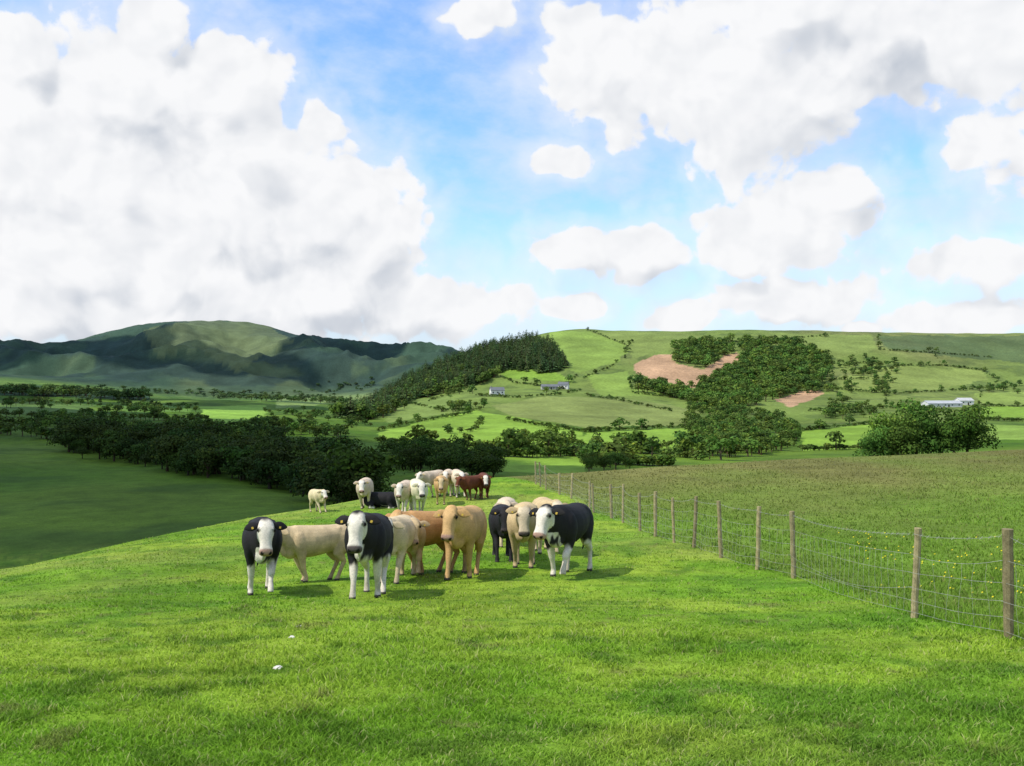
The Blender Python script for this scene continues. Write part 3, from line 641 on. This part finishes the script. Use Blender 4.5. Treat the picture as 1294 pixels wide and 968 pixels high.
def shadow_cloud(foot,L,zt):
    ac=Acc()
    for i,(x,y,r) in enumerate(foot):
        c=A(x,y,zt)+A(*SUN)*L
        n=fbm(IV[:,0]*3+i*7+IV[:,2]*2,IV[:,1]*3+IV[:,2],1.,4,130+i);k=.8+.45*n
        ac.add(IV*k[:,None]*A(r,r,r*.45)+c,IF,A(.8,.8,.8))
    return ac.make('shadow_cloud',M_cl,True)
shadow_cloud([(-66,118,38),(-40,150,36),(-14,178,30),(4,203,24),(-95,170,60),(-60,215,50),(-28,222,30),(-150,220,80),(-110,290,65),(-60,290,40),(-220,330,95),(-150,400,70),(-290,470,110)],850,-15)
shadow_cloud([(-420,760,130),(-250,800,90),(-600,900,160),(-300,1050,120)],1500,-10)
shadow_cloud([(-1500,2900,330),(-1180,3050,190),(-400,3150,170),(-700,2650,150),(-950,2750,180),(-560,2900,110)],3200,60)
w=bpy.data.worlds.new('World');sc.world=w;w.use_nodes=True;nt=w.node_tree;nt.nodes.clear();lk=nt.links
sky=N(nt,'ShaderNodeTexSky',sky_type='NISHITA',sun_disc=False,sun_elevation=math.asin(SUN.z),sun_rotation=math.atan2(SUN.x,SUN.y),altitude=200,air_density=1.,dust_density=.6,ozone_density=1.5)
def VM(t,op,a,b):
    n=t.nodes.new('ShaderNodeVectorMath');n.operation=op
    for k,v in ((0,a),(1,b)):
        if v is None: continue
        if isinstance(v,(tuple,list)): n.inputs[k].default_value=v
        else: t.links.new(v,n.inputs[k])
    return n
def MA(t,op,a,b=None,c=None,clamp=False):
    n=t.nodes.new('ShaderNodeMath');n.operation=op;n.use_clamp=clamp
    for k,v in ((0,a),(1,b),(2,c)):
        if v is None: continue
        if isinstance(v,(int,float)): n.inputs[k].default_value=v
        else: t.links.new(v,n.inputs[k])
    return n.outputs[0]
def NZ(t,vec,s,det=6.,ro=.55):
    n=t.nodes.new('ShaderNodeTexNoise');n.inputs['Scale'].default_value=s;n.inputs['Detail'].default_value=det;n.inputs['Roughness'].default_value=ro;t.links.new(vec,n.inputs['Vector']);return n
blobs=[(180,120,135,120),(285,115,85,80),(195,25,45,55),(60,190,150,130),(150,230,180,130),(330,190,65,70),(240,290,200,120),(400,275,120,100),(60,320,150,110),(470,310,85,80),(330,370,280,75),(90,395,220,60),(540,385,150,42),(400,150,45,35),(20,60,60,50),
(765,80,90,80),(860,90,125,110),(960,130,150,95),(1100,55,180,90),(1240,40,150,95),(1000,10,160,70),
(612,8,45,42),(735,322,75,40),(805,316,65,42),(985,290,105,62),(1060,240,50,40),(920,320,50,34),(1235,335,90,31),(1230,400,110,24),(1245,180,52,42),(1000,376,115,32),(1090,408,22,10),(860,402,55,20),(720,385,50,18),(708,202,40,24),(1350,200,80,70),(-60,250,120,150),(1380,380,100,40)]
def density(name,det,vor):
    g=bpy.data.node_groups.new(name,'ShaderNodeTree')
    g.interface.new_socket('P',in_out='INPUT',socket_type='NodeSocketVector');g.interface.new_socket('D',in_out='OUTPUT',socket_type='NodeSocketFloat')
    gi=g.nodes.new('NodeGroupInput');go=g.nodes.new('NodeGroupOutput');gl=g.links;Pw=gi.outputs[0]
    cur=None
    for px,py,rx,ry in blobs:
        az=math.atan((px-CX)/F);el=math.atan((CY-py)/math.hypot(F,px-CX))
        q=g.nodes.new('ShaderNodeVectorMath');q.operation='MULTIPLY_ADD';gl.new(Pw,q.inputs[0]);q.inputs[1].default_value=(F/rx,F/ry,0);q.inputs[2].default_value=(-az*F/rx,-el*F/ry,0)
        ln=g.nodes.new('ShaderNodeVectorMath');ln.operation='LENGTH';gl.new(q.outputs[0],ln.inputs[0]);l=ln.outputs['Value']
        cur=l if cur is None else MA(g,'SMOOTH_MIN',cur,l,.15)
    Dn=MA(g,'MAXIMUM',MA(g,'SUBTRACT',1.0,cur),-1.)
    n1=NZ(g,Pw,16.,det,.58);s=MA(g,'ADD',Dn,MA(g,'MULTIPLY_ADD',n1.outputs['Fac'],1.4,-.66))
    if vor:
        for vs,am in ((26.,.50),(64.,.25)):
            vo=g.nodes.new('ShaderNodeTexVoronoi');vo.feature='SMOOTH_F1';vo.inputs['Scale'].default_value=vs;vo.inputs['Smoothness'].default_value=.25;gl.new(Pw,vo.inputs['Vector'])
            s=MA(g,'ADD',s,MA(g,'MULTIPLY_ADD',vo.outputs['Distance'],-am,am*.45))
    gl.new(s,go.inputs[0]);return g
tc=N(nt,'ShaderNodeTexCoord');sx=N(nt,'ShaderNodeSeparateXYZ');lk.new(tc.outputs['Generated'],sx.inputs[0])
az=MA(nt,'ARCTAN2',sx.outputs[0],sx.outputs[1]);el=MA(nt,'ARCSINE',sx.outputs[2])
cb=N(nt,'ShaderNodeCombineXYZ');lk.new(az,cb.inputs[0]);lk.new(el,cb.inputs[1]);P=cb.outputs[0]
wn=NZ(nt,P,8.,3.);w1=VM(nt,'SUBTRACT',wn.outputs['Color'],(.5,.5,.5));w1s=VM(nt,'MULTIPLY',w1.outputs[0],(.06,.045,0));PW=VM(nt,'ADD',P,w1s.outputs[0]).outputs[0]
g1=nt.nodes.new('ShaderNodeGroup');g1.node_tree=density('cloud_density',8.,True);lk.new(PW,g1.inputs[0])
P2=VM(nt,'ADD',PW,(-.020,.030,0));g2=nt.nodes.new('ShaderNodeGroup');g2.node_tree=density('cloud_density_soft',2.,False);lk.new(P2.outputs[0],g2.inputs[0])
def MR(t,v,a,b,c=0.,d=1.,smooth=True):
    n=t.nodes.new('ShaderNodeMapRange');n.interpolation_type='SMOOTHSTEP' if smooth else 'LINEAR'
    for k,q in ((1,a),(2,b),(3,c),(4,d)): n.inputs[k].default_value=q
    t.links.new(v,n.inputs[0]);return n.outputs[0]
gn=NZ(nt,tc.outputs['Generated'],2.6,4.);gd=MR(nt,gn.outputs['Fac'],.47,.6)
away=MA(nt,'MAXIMUM',MR(nt,MA(nt,'ABSOLUTE',az),.6,.8),MR(nt,el,.42,.55));gen=MA(nt,'MULTIPLY',gd,away)
core=MR(nt,g1.outputs[0],-.04,.22);halo=MR(nt,g1.outputs[0],-.75,.2,0.,.45)
alpha=MA(nt,'MAXIMUM',MA(nt,'MAXIMUM',core,halo),gen)
vn=N(nt,'ShaderNodeMapping');vn.inputs['Scale'].default_value=(3.,6.,1.);vn.inputs['Rotation'].default_value=(0,0,.5);lk.new(P,vn.inputs[0])
veil=MR(nt,NZ(nt,vn.outputs[0],2.2,7.,.6).outputs['Fac'],.34,.70,0.,.7)
haze=MR(nt,el,0.,.24,.75,0.)
veil=MA(nt,'MAXIMUM',veil,haze)
dif=MA(nt,'SUBTRACT',g2.outputs[0],g1.outputs[0])
sh=MA(nt,'ADD',MR(nt,g2.outputs[0],.5,1.5,0.,.40),MR(nt,dif,.0,.55,0.,.35))
lown=NZ(nt,P,6.,3.);sh=MA(nt,'MULTIPLY',sh,MR(nt,lown.outputs['Fac'],.35,.62,.25,1.25))
nA=NZ(nt,PW,18.,3.,.5);P3=VM(nt,'ADD',PW,(-.008,.012,0));nB=NZ(nt,P3.outputs[0],18.,3.,.5)
relief=MA(nt,'MULTIPLY',MA(nt,'SUBTRACT',nB.outputs['Fac'],nA.outputs['Fac']),.9)
sh=MA(nt,'ADD',MA(nt,'ADD',sh,relief),.04)
sh=MA(nt,'MAXIMUM',MA(nt,'MINIMUM',sh,1.),0.)
cr=N(nt,'ShaderNodeMix',data_type='RGBA');lk.new(sh,cr.inputs[0]);cr.inputs[6].default_value=(.95,.955,.97,1);cr.inputs[7].default_value=(.50,.55,.63,1)
tint=N(nt,'ShaderNodeVectorMath',operation='MULTIPLY');lk.new(sky.outputs[0],tint.inputs[0]);tint.inputs[1].default_value=(.15,.205,.27)
m1=N(nt,'ShaderNodeMix',data_type='RGBA');lk.new(veil,m1.inputs[0]);lk.new(tint.outputs[0],m1.inputs[6]);m1.inputs[7].default_value=(.70,.81,.94,1)
m2=N(nt,'ShaderNodeMix',data_type='RGBA');lk.new(alpha,m2.inputs[0]);lk.new(m1.outputs[2],m2.inputs[6]);lk.new(cr.outputs[2],m2.inputs[7])
sc10=N(nt,'ShaderNodeVectorMath',operation='SCALE');lk.new(m2.outputs[2],sc10.inputs[0]);sc10.inputs['Scale'].default_value=10.
bg=N(nt,'ShaderNodeBackground');bg.inputs['Strength'].default_value=.1;lk.new(sc10.outputs[0],bg.inputs[0])
ow=N(nt,'ShaderNodeOutputWorld');lk.new(bg.outputs[0],ow.inputs[0])
# ---------------------------------------------------------------- camera
cd=bpy.data.cameras.new('camera');cd.sensor_width=36;cd.lens=35.0;cd.clip_end=20000;cd.clip_start=.1
co=bpy.data.objects.new('camera',cd);sc.collection.objects.link(co);co.location=(0,0,ZO);co.rotation_euler=(math.pi/2,0,0);sc.camera=co
sc.view_settings.view_transform='Standard';sc.view_settings.look='None';sc.view_settings.exposure=0;sc.view_settings.gamma=1
